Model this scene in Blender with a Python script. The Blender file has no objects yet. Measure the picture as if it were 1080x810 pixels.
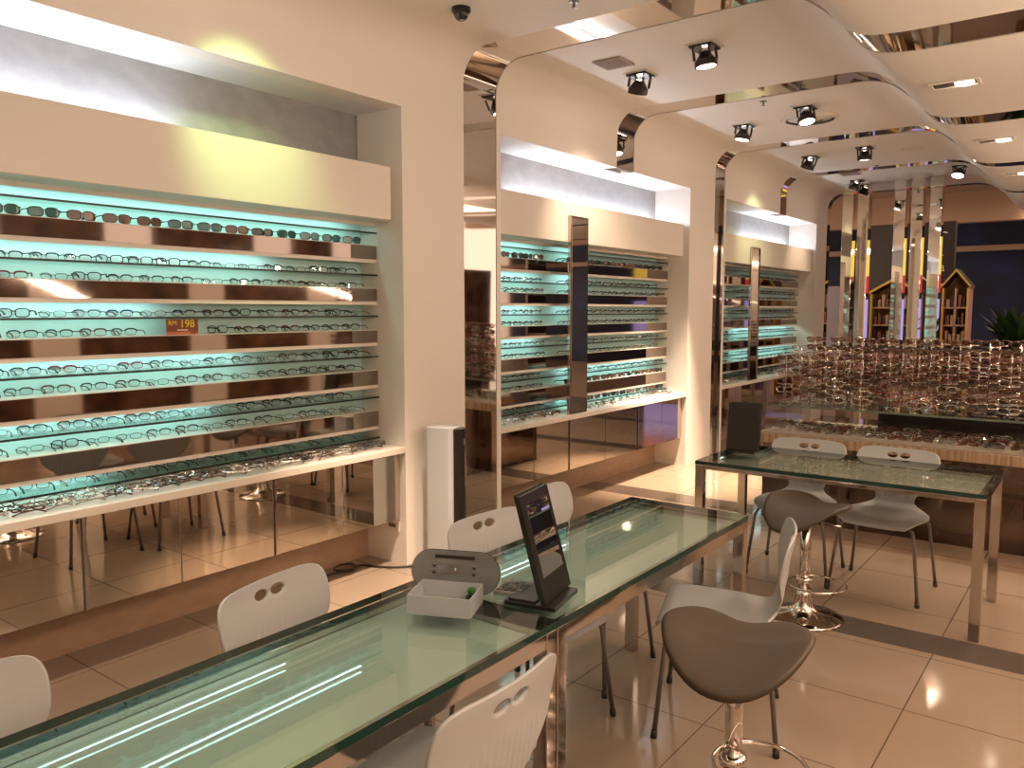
import bpy, math, random
from math import pi, sin, cos, radians as R
from mathutils import Vector, Matrix, Euler
random.seed(7)
SC = bpy.context.scene
COL = SC.collection

# ------------------------------------------------------------------ camera
cam_d = bpy.data.cameras.new('camera'); cam = bpy.data.objects.new('camera', cam_d); COL.objects.link(cam)
cam_d.sensor_fit = 'HORIZONTAL'; cam_d.sensor_width = 36.0; cam_d.lens = 36.0 * 847 / 1080
cam_d.clip_start = 0.02
cam.location = (0, 0, 1.65)
cam.rotation_euler = (R(90) - math.atan(78 / 847), 0, R(36.96))
SC.camera = cam
# ------------------------------------------------------------------ world, exposure, integrator
SC.view_settings.view_transform = 'Standard'; SC.view_settings.look = 'None'
SC.view_settings.gamma = 1.0; SC.view_settings.use_curve_mapping = False
SC.view_settings.exposure = 0.62
W = bpy.data.worlds.new('world'); SC.world = W; W.use_nodes = True
W.node_tree.nodes['Background'].inputs[0].default_value = (1.0, 0.72, 0.55, 1)
W.node_tree.nodes['Background'].inputs[1].default_value = 1.25
cy = SC.cycles
cy.max_bounces = 9; cy.diffuse_bounces = 4; cy.glossy_bounces = 5; cy.transmission_bounces = 6; cy.transparent_max_bounces = 24
cy.caustics_reflective = False; cy.caustics_refractive = False; cy.sample_clamp_indirect = 3.0; cy.blur_glossy = 0.5

WARM = (1.0, 0.74, 0.54)
def spot(name, loc, target, watts, size=70, blend=0.5, col=WARM, rad=0.05, parent=None):
    d = bpy.data.lights.new(name, 'SPOT'); d.energy = watts; d.color = col; d.spot_size = R(size); d.spot_blend = blend
    d.shadow_soft_size = rad
    o = bpy.data.objects.new(name, d); COL.objects.link(o); o.location = loc
    o.rotation_euler = (Vector(target) - Vector(loc)).to_track_quat('-Z', 'Y').to_euler()
    return o
def area(name, loc, target, watts, sx, sy, col=WARM):
    d = bpy.data.lights.new(name, 'AREA'); d.energy = watts; d.color = col; d.shape = 'RECTANGLE'; d.size = sx; d.size_y = sy
    o = bpy.data.objects.new(name, d); COL.objects.link(o); o.location = loc
    o.rotation_euler = (Vector(target) - Vector(loc)).to_track_quat('-Z', 'Y').to_euler()
    return o
# ceiling spots of the shop: (x, y, aim, watts, cone, colour)
SPOTS = [
    (-2.27, 5.12, (-1.9, 5.3, 0), 25, 80, WARM, 1), (-2.91, 5.44, (-3.64, 6.0, 1.9), 95, 80, WARM, 1),
    (-2.91, 7.50, (-3.38, 7.2, 0.0), 1700, 46, WARM, 1), (-2.24, 7.15, (-1.6, 6.7, 0.6), 130, 75, WARM, 1),
    (-2.88, 9.45, (-3.6, 9.7, 2.5), 32, 70, (0.95, 1.0, 0.5), 1), (-2.26, 9.25, (-2.2, 9.6, 0), 50, 80, WARM, 1),
    (-2.89, 11.52, (-3.62, 11.5, 2.35), 45, 60, WARM, 1),
    (-2.90, 2.25, (-3.75, 2.60, 2.45), 52, 52, (0.66, 1.0, 0.36), 1),
    (-2.62, 3.05, (-3.12, 3.22, 0), 800, 40, WARM, 1), (-2.25, 2.7, (-1.9, 2.9, 0), 15, 85, WARM, 1),
    (-2.25, 0.6, (-1.9, 0.9, 0), 14, 85, WARM, 1), (-2.9, -0.3, (-3.3, -0.2, 0), 25, 80, WARM, 1), (-2.9, 0.9, (-3.1, 1.4, 0), 130, 70, WARM, 1), (-1.62, 11.10, (-2.2, 9.0, 1.6), 40, 70, WARM, 1)]
DOWNS = [(-0.83, 5.36, 14), (-0.83, 7.30, 190), (-0.84, 9.17, 40), (-0.83, 3.2, 14), (-0.83, 1.2, 12), (0.9, 4.0, 20), (0.9, 7.0, 20), (0.9, 1.0, 20), (2.0, 2.5, 20), (2.0, 5.8, 20), (2.0, 9.0, 20)]
area('mall_light', (-1.5, 16.0, 3.9), (-1.5, 16.0, 0), 120, 5, 3, (1.0, 0.72, 0.5))
for yy in (0.0, 4.0, 8.0): area('added_uplight', (2.6, yy, 2.15), (2.35, yy, 3.2), 95, 0.12, 3.6, (1.0, 0.78, 0.60))  # unseen uplights, added along the right wall to brighten the ceiling
area('unseen_fill_panel', (1.2, 2.5, 2.94), (1.2, 2.5, 0), 70, 1.2, 4.0, (1.0, 0.70, 0.50))  # two unseen panels added over the right side for soft fill
area('unseen_fill_panel', (1.2, 8.0, 2.94), (1.2, 8.0, 0), 60, 1.2, 4.0, (1.0, 0.70, 0.50))

# ------------------------------------------------------------------ materials
def mat(name, col, rough=0.5, metal=0.0, **k):
    m = bpy.data.materials.new(name); m.use_nodes = True; b = m.node_tree.nodes['Principled BSDF']
    b.inputs['Base Color'].default_value = (*col, 1); b.inputs['Roughness'].default_value = rough; b.inputs['Metallic'].default_value = metal
    if 'coat' in k: b.inputs['Coat Weight'].default_value = k['coat']; b.inputs['Coat Roughness'].default_value = 0.04
    if 'spec' in k: b.inputs['Specular IOR Level'].default_value = k['spec']
    if 'emit' in k: b.inputs['Emission Color'].default_value = (*k['emit'][0], 1); b.inputs['Emission Strength'].default_value = k['emit'][1]
    if 'noise' in k:   # (scale, second colour, lo, hi, stretch)
        nt = m.node_tree; sc, c2, lo, hi, st = k['noise']
        tc = nt.nodes.new('ShaderNodeTexCoord'); mp = nt.nodes.new('ShaderNodeMapping'); mp.inputs['Scale'].default_value = st
        n = nt.nodes.new('ShaderNodeTexNoise'); n.inputs['Scale'].default_value = sc; n.inputs['Detail'].default_value = 6
        r = nt.nodes.new('ShaderNodeValToRGB'); r.color_ramp.elements[0].position = lo; r.color_ramp.elements[1].position = hi
        r.color_ramp.elements[0].color = (*col, 1); r.color_ramp.elements[1].color = (*c2, 1)
        nt.links.new(tc.outputs['Object'], mp.inputs[0]); nt.links.new(mp.outputs[0], n.inputs['Vector'])
        nt.links.new(n.outputs['Fac'], r.inputs[0]); nt.links.new(r.outputs[0], b.inputs['Base Color'])
    return m
def thin_glass(name, tint, ior=1.45, boost=1.0, opaque=None):
    m = bpy.data.materials.new(name); m.use_nodes = True; nt = m.node_tree; nt.nodes.clear()
    o = nt.nodes.new('ShaderNodeOutputMaterial'); t = nt.nodes.new('ShaderNodeBsdfTransparent'); g = nt.nodes.new('ShaderNodeBsdfGlossy')
    f = nt.nodes.new('ShaderNodeFresnel'); x = nt.nodes.new('ShaderNodeMixShader'); mu = nt.nodes.new('ShaderNodeMath')
    mu.operation = 'MULTIPLY'; mu.inputs[1].default_value = boost; mu.use_clamp = True
    t.inputs[0].default_value = (*tint, 1); g.inputs['Roughness'].default_value = 0.01; f.inputs[0].default_value = ior
    ge = nt.nodes.new('ShaderNodeNewGeometry'); mi = nt.nodes.new('ShaderNodeMapRange')   # same reflectance on both sides of a pane
    mi.inputs['To Min'].default_value = ior; mi.inputs['To Max'].default_value = 1 / ior
    nt.links.new(ge.outputs['Backfacing'], mi.inputs['Value']); nt.links.new(mi.outputs[0], f.inputs[0])
    nt.links.new(f.outputs[0], mu.inputs[0]); nt.links.new(mu.outputs[0], x.inputs[0])
    src = t.outputs[0]
    if opaque:
        d = nt.nodes.new('ShaderNodeBsdfDiffuse'); d.inputs[0].default_value = (*opaque[0], 1)
        y = nt.nodes.new('ShaderNodeMixShader'); y.inputs[0].default_value = opaque[1]
        nt.links.new(t.outputs[0], y.inputs[1]); nt.links.new(d.outputs[0], y.inputs[2]); src = y.outputs[0]
    nt.links.new(src, x.inputs[1]); nt.links.new(g.outputs[0], x.inputs[2]); nt.links.new(x.outputs[0], o.inputs[0])
    return m
def floor_mat():
    m = bpy.data.materials.new('cream_tile'); m.use_nodes = True; nt = m.node_tree; b = nt.nodes['Principled BSDF']
    geo = nt.nodes.new('ShaderNodeNewGeometry'); sp = nt.nodes.new('ShaderNodeSeparateXYZ'); nt.links.new(geo.outputs['Position'], sp.inputs[0])
    def M(op, a, c, clamp=False):
        n = nt.nodes.new('ShaderNodeMath'); n.operation = op; n.use_clamp = clamp
        for i, v in ((0, a), (1, c)):
            if isinstance(v, (int, float)): n.inputs[i].default_value = v
            else: nt.links.new(v, n.inputs[i])
        return n.outputs[0]
    def line(s, off, per, w):
        a = M('FLOORED_MODULO', M('SUBTRACT', s, off), per); return M('LESS_THAN', a, w)
    gx = line(sp.outputs[0], -1.24, 0.613, 0.006); gy = line(sp.outputs[1], 1.685, 0.612, 0.006)
    g = M('MAXIMUM', gx, gy)
    def rng(a, c): return M('MULTIPLY', M('GREATER_THAN', sp.outputs[1], a), M('LESS_THAN', sp.outputs[1], c))
    band = M('MAXIMUM', rng(4.2, 4.46), M('MAXIMUM', rng(6.28, 6.6), M('MAXIMUM', rng(8.42, 8.7), M('MAXIMUM', rng(10.55, 10.85), rng(2.05 - 4.2, 2.05 - 3.9)))))
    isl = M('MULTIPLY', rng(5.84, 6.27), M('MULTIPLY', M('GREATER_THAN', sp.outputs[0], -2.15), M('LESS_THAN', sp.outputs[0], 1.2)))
    n = nt.nodes.new('ShaderNodeTexNoise'); n.inputs['Scale'].default_value = 1.3; n.inputs['Detail'].default_value = 4
    nt.links.new(geo.outputs['Position'], n.inputs['Vector'])
    r = nt.nodes.new('ShaderNodeValToRGB'); r.color_ramp.elements[0].color = (0.245, 0.185, 0.135, 1); r.color_ramp.elements[1].color = (0.305, 0.235, 0.175, 1)
    nt.links.new(n.outputs['Fac'], r.inputs[0])
    def mix(fac, a, col):
        x = nt.nodes.new('ShaderNodeMix'); x.data_type = 'RGBA'; nt.links.new(fac, x.inputs[0]); nt.links.new(a, x.inputs[6]); x.inputs[7].default_value = (*col, 1); return x.outputs[2]
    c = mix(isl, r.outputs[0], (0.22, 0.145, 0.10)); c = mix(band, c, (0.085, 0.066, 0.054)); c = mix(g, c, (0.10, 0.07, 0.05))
    nt.links.new(c, b.inputs['Base Color']); b.inputs['Roughness'].default_value = 0.09; b.inputs['Specular IOR Level'].default_value = 0.5
    return m
MT = dict(
    plaster=mat('cream_plaster', (0.82, 0.76, 0.69), 0.6), white=mat('white_laminate', (0.74, 0.68, 0.60), 0.35),
    niche=mat('niche_white', (0.74, 0.72, 0.70), 0.6),
    concrete=mat('brushed_grey', (0.255, 0.25, 0.255), 0.42, 0.0, noise=(9, (0.345, 0.335, 0.335), 0.25, 0.8, (1, 0.8, 1.4))),
    chrome=mat('polished_steel', (0.72, 0.66, 0.60), 0.03, 1.0), chrome2=mat('table_steel', (0.54, 0.48, 0.43), 0.10, 1.0),
    mirror=mat('bronze_mirror', (0.66, 0.58, 0.49), 0.02, 1.0), mirrorstrip=mat('strip_mirror', (0.34, 0.285, 0.245), 0.04, 1.0),
    darkmirror=mat('dark_glass_panel', (0.16, 0.12, 0.10), 0.05, 1.0), clearmirror=mat('clear_mirror', (0.8, 0.78, 0.75), 0.01, 1.0),
    aqua=mat('aqua_panel', (0.54, 0.79, 0.78), 0.5), led=mat('led_tube', (0.8, 1, 1), 0.5, emit=((0.64, 0.98, 1.0), 8.0)),
    ledoff=mat('led_tube_unlit', (0.6, 0.62, 0.6), 0.5), ledwhite=mat('cove_tube', (1, 1, 1), 0.5, emit=((0.78, 0.86, 1.0), 30.0)),
    black=mat('black_plastic', (0.012, 0.011, 0.011), 0.25), blackedge=mat('black_edge', (0.006, 0.012, 0.012), 0.4),
    darkmetal=mat('dark_bronze_metal', (0.045, 0.035, 0.032), 0.3, 0.6), legmetal=mat('leg_grey', (0.19, 0.16, 0.15), 0.35, 0.6),
    rubber=mat('rubber', (0.02, 0.02, 0.02), 0.6),
    chair=mat('white_polypropylene', (0.44, 0.455, 0.455), 0.38), seat=mat('brown_leather', (0.058, 0.040, 0.024), 0.5),
    kick=mat('brown_skirting', (0.33, 0.21, 0.14), 0.35, noise=(9, (0.40, 0.27, 0.18), 0.3, 0.7, (1, 1, 3))),
    tabletop=thin_glass('table_glass', (0.90, 0.965, 0.94), 1.5, 1.3), tableedge=mat('green_glass_edge', (0.010, 0.035, 0.026), 0.06),
    edgegreen=mat('pale_glass_edge', (0.12, 0.16, 0.12), 0.1), frost=mat('frosted_panel', (0.46, 0.54, 0.49), 0.35), frosttan=mat('frosted_tan_panel', (0.62, 0.55, 0.46), 0.35),
    clear=thin_glass('clear_glass', (0.93, 0.97, 0.96), 1.45), shelfglass=thin_glass('shelf_glass', (0.86, 0.95, 0.92), 1.45),
    lens=thin_glass('demo_lens', (0.90, 0.93, 0.92), 1.5, 1.2), lenstint=thin_glass('tinted_lens', (0.50, 0.36, 0.28), 1.5, 1.6),
    lensbrown=mat('brown_lens', (0.13, 0.075, 0.055), 0.12, spec=0.7), lensteal=mat('teal_lens', (0.012, 0.13, 0.125), 0.12, spec=0.7),
    lensgrey=mat('dark_lens', (0.015, 0.02, 0.022), 0.12, spec=0.7),
    fr_black=mat('frame_black', (0.010, 0.010, 0.012), 0.25), fr_gun=mat('frame_gunmetal', (0.12, 0.12, 0.125), 0.25, 0.8),
    fr_brown=mat('frame_brown', (0.09, 0.035, 0.02), 0.25), fr_red=mat('frame_wine', (0.16, 0.02, 0.03), 0.25), fr_blue=mat('frame_navy', (0.02, 0.03, 0.09), 0.25),
    fr_silver=mat('frame_silver', (0.55, 0.50, 0.46), 0.2, 1.0), sticker=mat('lens_sticker', (0.85, 0.85, 0.83), 0.5),
    bulb=mat('spot_bulb', (1, 1, 1), 0.5, emit=((1.0, 0.80, 0.62), 14.0)), grille=mat('grille_grey', (0.36, 0.28, 0.24), 0.6),
    acryl=thin_glass('acrylic', (0.90, 0.88, 0.86), 1.49, 1.4), acrysmoke=thin_glass('smoked_acrylic', (0.42, 0.44, 0.44), 1.49, 1.3, ((0.30, 0.32, 0.31), 0.5)),
    boxplastic=thin_glass('milky_plastic', (0.7, 0.74, 0.76), 1.45, 1.0, ((0.60, 0.63, 0.65), 0.72)),
    green=mat('green_foam', (0.012, 0.12, 0.02), 0.8), calc=mat('calculator_grey', (0.42, 0.40, 0.40), 0.4), lcd=mat('lcd', (0.16, 0.19, 0.15), 0.2),
    marble=mat('brown_marble', (0.05, 0.024, 0.016), 0.2, noise=(3.5, (0.19, 0.10, 0.06), 0.35, 0.7, (1, 1, 1))),
    wood=mat('striped_wood', (0.24, 0.15, 0.085), 0.45, noise=(6, (0.40, 0.28, 0.17), 0.4, 0.6, (9, 0.3, 0.3))),
    cream=mat('cream_tray', (0.26, 0.19, 0.15), 0.4),
    yellow=mat('price_yellow', (0.80, 0.62, 0.03), 0.5), maroon=mat('price_maroon', (0.17, 0.035, 0.012), 0.5), orange=mat('price_orange', (0.55, 0.16, 0.06), 0.5), cardwhite=mat('card_white', (0.8, 0.75, 0.72), 0.6),
    navy=mat('navy_wall', (0.004, 0.007, 0.03), 0.6, noise=(0.9, (0.008, 0.025, 0.12), 0.45, 0.75, (1, 1, 1))),
    mallpanel=mat('dark_brown_panel', (0.020, 0.010, 0.008), 0.4), mallceil=mat('mall_brown_ceiling', (0.34, 0.22, 0.15), 0.7), mallbeam=mat('mall_bulkhead', (0.42, 0.27, 0.18), 0.6),
    oak=mat('oak_shelf', (0.46, 0.24, 0.08), 0.5), yellowedge=mat('yellow_edge', (0.80, 0.55, 0.10), 0.4), greywall=mat('grey_shutter', (0.20, 0.17, 0.19), 0.6),
    purple=mat('violet_sign_face', (0.3, 0.25, 0.6), 0.5, emit=((0.50, 0.42, 1.0), 0.55)), signyellow=mat('sign_yellow', (0.8, 0.6, 0.05), 0.5, emit=((1.0, 0.75, 0.12), 0.55)),
    signred=mat('sign_red', (0.5, 0.03, 0.03), 0.5, emit=((0.8, 0.05, 0.04), 0.4)), leaf=mat('leaf_green', (0.015, 0.05, 0.012), 0.5), pot=mat('clay_pot', (0.20, 0.09, 0.045), 0.6),
    cable=mat('cable_black', (0.02, 0.012, 0.01), 0.4), book=mat('book_cloth', (0.30, 0.12, 0.07), 0.6), book2=mat('book_pale', (0.55, 0.38, 0.26), 0.6), book3=mat('book_dark', (0.06, 0.04, 0.05), 0.6),
    floor=floor_mat(), mallfloor=mat('mall_floor', (0.30, 0.22, 0.16), 0.55))

# ------------------------------------------------------------------ mesh helpers
class MB:
    def __init__(s): s.v = []; s.f = []
    def add(s, vs, fs, M=None):
        o = len(s.v); s.v += [tuple(M @ Vector(p)) if M else tuple(p) for p in vs]; s.f += [tuple(i + o for i in f) for f in fs]; return s
    def box(s, x0, x1, y0, y1, z0, z1, M=None):
        return s.add([(x, y, z) for x in (x0, x1) for y in (y0, y1) for z in (z0, z1)],
                     [(0, 1, 3, 2), (4, 6, 7, 5), (0, 4, 5, 1), (2, 3, 7, 6), (0, 2, 6, 4), (1, 5, 7, 3)], M)
    def prism(s, poly, ax, a, b, M=None):
        # poly in the two other axes, extruded along axis ax ('x','y','z') from a to b
        n = len(poly)
        def P(p, t): return (t, p[0], p[1]) if ax == 'x' else (p[0], t, p[1]) if ax == 'y' else (p[0], p[1], t)
        return s.add([P(p, a) for p in poly] + [P(p, b) for p in poly],
                     [tuple(range(n - 1, -1, -1)), tuple(range(n, 2 * n))] + [(i, (i + 1) % n, n + (i + 1) % n, n + i) for i in range(n)], M)
    def lathe(s, prof, n=24, M=None):
        vs = []; fs = []; k = len(prof)
        for i in range(n):
            a = 2 * pi * i / n; vs += [(r * cos(a), r * sin(a), z) for r, z in prof]
        for i in range(n):
            j = (i + 1) % n
            for q in range(k - 1): fs.append((i * k + q, j * k + q, j * k + q + 1, i * k + q + 1))
        return s.add(vs, fs, M)
    def tube(s, pts, r, n=8, closed=False, M=None, cap=True):
        pts = [Vector(p) for p in pts]; m = len(pts); vs = []; fs = []; prev = None
        rr = r if isinstance(r, (list, tuple)) else [r] * m
        for i, p in enumerate(pts):
            if closed: t = pts[(i + 1) % m] - pts[i - 1]
            else: t = pts[min(i + 1, m - 1)] - pts[max(i - 1, 0)]
            t.normalize()
            if prev is None:
                u = t.cross(Vector((0, 0, 1)));
                if u.length < 1e-3: u = t.cross(Vector((0, 1, 0)))
            else: u = prev - t * prev.dot(t)
            u.normalize(); prev = u; w = t.cross(u)
            vs += [tuple(p + (u * cos(2 * pi * k / n) + w * sin(2 * pi * k / n)) * rr[i]) for k in range(n)]
        for i in range(m if closed else m - 1):
            j = (i + 1) % m
            for k in range(n): fs.append((i * n + k, j * n + k, j * n + (k + 1) % n, i * n + (k + 1) % n))
        if not closed and cap: fs += [tuple(range(n - 1, -1, -1)), tuple(range((m - 1) * n, m * n))]
        return s.add(vs, fs, M)
    def mesh(s, name, m, smooth=False):
        me = bpy.data.meshes.new(name); me.from_pydata(s.v, [], s.f); me.materials.append(MT[m] if isinstance(m, str) else m)
        if smooth:
            for p in me.polygons: p.use_smooth = True
        me.update(); return me
    def build(s, name, m, parent=None, smooth=False, bevel=0, fix=True):
        me = s.mesh(name, m, smooth)
        o = bpy.data.objects.new(name, me); COL.objects.link(o)
        if parent: o.parent = parent
        if fix:
            import bmesh
            b = bmesh.new(); b.from_mesh(me); bmesh.ops.recalc_face_normals(b, faces=b.faces); b.to_mesh(me); b.free()
        if bevel:
            md = o.modifiers.new('bevel', 'BEVEL'); md.width = bevel; md.segments = 2; md.limit_method = 'ANGLE'; md.angle_limit = R(40)
        return o
def bx(*a, M=None): return MB().box(*a, M=M)
def tag(o, label, cat, group=None):
    o['label'] = label; o['category'] = cat
    if group: o['group'] = group
    return o
def thing(name, label, cat, loc=(0, 0, 0), rz=0, group=None):
    o = bpy.data.objects.new(name, None); COL.objects.link(o); o.empty_display_size = 0.05
    o.location = loc; o.rotation_euler = (0, 0, rz); return tag(o, label, cat, group)
def struct(o): o['kind'] = 'structure'; return o
def copy_tree(o, parent=None):
    c = o.copy(); COL.objects.link(c)
    if parent: c.parent = parent
    for ch in list(o.children): copy_tree(ch, c)
    return c
def T(x=0, y=0, z=0, rx=0, ry=0, rz=0): return Matrix.Translation((x, y, z)) @ Euler((rx, ry, rz)).to_matrix().to_4x4()
def text(s, size, m, parent, M, ext=0.0008, name='lettering'):
    cu = bpy.data.curves.new(name, 'FONT'); cu.body = s; cu.size = size; cu.extrude = ext; cu.align_x = 'CENTER'; cu.align_y = 'CENTER'; cu.materials.append(MT[m])
    tmp = bpy.data.objects.new(name, cu); COL.objects.link(tmp); bpy.context.view_layer.update()
    me = bpy.data.meshes.new_from_object(tmp.evaluated_get(bpy.context.evaluated_depsgraph_get())); bpy.data.objects.remove(tmp)
    o = bpy.data.objects.new(name, me); COL.objects.link(o); o.parent = parent; o.matrix_local = M; return o

# ------------------------------------------------------------------ setting: floor, ribbons, wall
XW = -3.6
BANDS = [(4.24, 4.60), (6.32, 6.63), (8.48, 8.75), (10.60, 10.85)]
YE = 12.72
struct(bx(-4.4, 3.4, -3, YE + 0.2, -0.1, 0).build('floor', 'floor'))
def profile(zlow):
    p = [(XW, zlow), (XW, 3.16)]
    for i in range(1, 11):
        a = pi - (pi / 2) * i / 10; p.append((-3.38 + 0.22 * cos(a), 3.16 + 0.22 * sin(a)))
    s = [(-1.75, 3.38), (-1.6, 3.372), (-1.45, 3.325), (-1.29, 3.19), (-1.2, 3.08), (-1.13, 3.01), (-1.04, 2.972), (-0.9, 2.957), (-0.75, 2.955)]
    for i in range(len(s) - 1):
        a, b, c, d = s[max(i - 1, 0)], s[i], s[i + 1], s[min(i + 2, len(s) - 1)]
        for k in range(4):
            t = k / 4
            p.append(tuple(0.5 * (2 * b[q] + (c[q] - a[q]) * t + (2 * a[q] - 5 * b[q] + 4 * c[q] - d[q]) * t * t + (3 * b[q] - a[q] - 3 * c[q] + d[q]) * t ** 3) for q in (0, 1)))
    return p + [(-0.75, 2.955), (2.9, 2.955)]
def offset(p, d):
    out = []
    for i in range(len(p)):
        a = Vector(p[max(i - 1, 0)]); b = Vector(p[min(i + 1, len(p) - 1)]); t = (b - a).normalized(); n = Vector((-t.y, t.x))
        out.append(tuple(Vector(p[i]) + n * d))
    return out
def ribbon(name, m, zlow, y0, y1, d0, d1, smooth=True):
    p = profile(zlow); a = offset(p, d0); b = offset(p, d1); n = len(p); g = MB()
    vs = [(x, y0, z) for x, z in a] + [(x, y0, z) for x, z in b] + [(x, y1, z) for x, z in a] + [(x, y1, z) for x, z in b]; fs = []
    for i in range(n - 1):
        fs += [(i, i + 1, 2 * n + i + 1, 2 * n + i), (n + i, 3 * n + i, 3 * n + i + 1, n + i + 1), (i, n + i, n + i + 1, i + 1), (2 * n + i, 2 * n + i + 1, 3 * n + i + 1, 3 * n + i)]
    fs += [(0, 2 * n, 3 * n, n), (n - 1, 2 * n - 1, 4 * n - 1, 3 * n - 1)]
    g.add(vs, fs); o = g.build(name, m)
    if smooth:
        for f in o.data.polygons:
            if abs(f.normal.y) < 0.5: f.use_smooth = True
        o.data.set_sharp_from_angle(angle=R(35))
    return struct(o)
ys = -3.0
for i, (b0, b1) in enumerate(BANDS + [(YE, YE)]):
    ribbon('ceiling', 'plaster', 2.9, ys, b0, 0.0, 0.14); ys = b1
for i, (b0, b1) in enumerate(BANDS):
    ribbon('trim_%d' % (i + 1), 'chrome', 0.0 if i in (0, 2) else 2.9, b0, b1, 0.004, 0.05)
ribbon('trim_5', 'chrome', 0.0, YE, YE + 0.16, 0.0, 0.06)
BAYS = [(0.0, 3.65), (4.65, 7.85), (8.80, 12.2)]
# pillars between the bays and the strip of wall behind them
def wallbox(y0, y1, x0=-4.12, x1=XW, z0=0, z1=2.9, m='plaster'): return struct(bx(x0, x1, y0, y1, z0, z1).build('wall_left', m))
wallbox(-3.0, 0.0); wallbox(3.65, 4.24); wallbox(7.85, 8.48); wallbox(12.2, YE)
wallbox(4.60, 4.65); wallbox(8.75, 8.80); wallbox(4.24, 4.60, -4.12, -3.652); wallbox(8.48, 8.75, -4.12, -3.652)
for y0, y1 in BAYS:
    wallbox(y0, y1, -4.12, -4.0, 0, 2.53, 'plaster'); wallbox(y0, y1, -4.12, -4.0, 2.53, 2.9, 'concrete')
    wallbox(y0, y1, -4.12, XW - 0.14, 2.9, 3.0, 'niche')
    struct(bx(-4.0, -3.96, y0, y1, 0, 0.30).build('baseboard_left', 'kick'))
struct(bx(-4.12, 3.05, -3.12, -3.0, 0, 3.5).build('wall_back', 'plaster'))
struct(bx(2.9, 3.05, -3.0, YE, 0, 2.12).build('wall_right', 'marble'))

for yy in (-1.5, 0.4, 2.3, 4.3, 6.4, 8.5, 10.5): struct(bx(2.84, 2.9, yy, yy + 0.55, 0, 2.12).build('wall_right', 'plaster'))  # pilasters added out of view to vary brightness in the mirror strips

for ya, yb in ((5.0, 6.5), (7.4, 9.3), (10.3, 11.2)): struct(bx(5.4, 5.6, ya, yb, 0, 3.4).build('wall_mall', 'marble'))  # unseen segments added to break up the even world glow in mirrors
# ------------------------------------------------------------------ spectacles
def superell(w, h, e, n, droop=0.0):
    out = []
    for i in range(n):
        a = 2 * pi * i / n; c, s_ = cos(a), sin(a)
        y = w * math.copysign(abs(c) ** e, c); z = h * math.copysign(abs(s_) ** e, s_)
        out.append((y, z - droop * abs(y) * (1 if z < 0 else 0)))
    return out
def spec_geo(w=0.026, h=0.016, e=0.72, r=0.0022, n=18, k=5, folded=False, brow=False, lenses=True):
    """front frame in the y-z plane looking to +x, resting on z=0"""
    fr, le, te = MB(), MB(), [MB(), MB()]
    zc = h + r
    for sgn in (-1, 1):
        loop = superell(w, h, e, n)
        P = [(-0.010 * ((sgn * 0.034 + y) / 0.06) ** 2, sgn * 0.034 + y, zc + z) for y, z in loop]
        fr.tube(P, [r * ((1.9 if z > 0.2 * h else 0.65) if brow else 1.0) for y, z in loop], k, closed=True)
        le.add([(p[0] * 1.0, p[1], p[2]) for p in P], [tuple(range(n))])
        # hinge block and temple
        yo = sgn * (0.034 + w + 0.004); zo = zc + h * 0.45
        fr.tube([(-0.006, sgn * (0.034 + w * 0.96), zo), (-0.010, yo, zo)], r * 1.5, k)
        t = te[0 if sgn < 0 else 1]
        if folded:
            t.tube([(-0.010, yo, zo), (-0.016, yo * 0.9, zo), (-0.020 - 0.006 * (sgn > 0), -yo * 0.55, zo - 0.002), (-0.022 - 0.006 * (sgn > 0), -yo * 0.95, zo - 0.016)], [r * 1.2, r * 1.3, r * 1.3, r * 1.7], k)
        else:
            t.tube([(-0.010, yo, zo), (-0.05, yo * 1.02, zo + 0.001), (-0.090, yo * 0.98, zo - 0.001), (-0.115, yo * 0.95, max(zo - 0.014, r * 1.6))], [r * 1.2, r * 1.4, r * 1.5, r * 1.8], k)
    fr.tube([(0.001, -0.034 + w * 0.97, zc + h * 0.35), (0.003, 0, zc + h * 0.5), (0.001, 0.034 - w * 0.97, zc + h * 0.35)], r, k)
    return fr, le, te
def spec_proto(name, frame_m, lens_m, temple_m, sticker=False, **k):
    fr, le, te = spec_geo(**k)
    root = thing(name, 'x', 'eyeglasses'); root.empty_display_size = 0.02
    fr.build('frame', frame_m, root, smooth=True, fix=False)
    n = len(le.v) // 2
    for q in (0, 1):
        l = MB(); l.add(le.v[q * n:(q + 1) * n], [tuple(range(n))]); lo = l.build('lens', lens_m, root, fix=False)
        if sticker and q == 1: MB().add([(0.0015, 0.027, 0.008), (0.0015, 0.046, 0.008), (0.0015, 0.046, 0.018), (0.0015, 0.027, 0.018)], [(0, 1, 2, 3)]).build('sticker', 'sticker', lo, fix=False)
    for t in te: t.build('temple', temple_m, root, smooth=True, fix=False)
    return root
def spec_mesh(name, frame_m, lens_m, **k):
    """one mesh, two materials, for pairs only a few pixels wide"""
    k.setdefault('n', 12); k.setdefault('k', 4)
    fr, le, te = spec_geo(**k); g = MB(); g.add(fr.v, fr.f)
    for t in te: g.add(t.v, t.f)
    nf = len(g.f); g.add(le.v, le.f)
    me = g.mesh(name, frame_m); me.materials.append(MT[lens_m])
    for i, p in enumerate(me.polygons): p.material_index = 1 if i >= nf else 0
    return me
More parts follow.
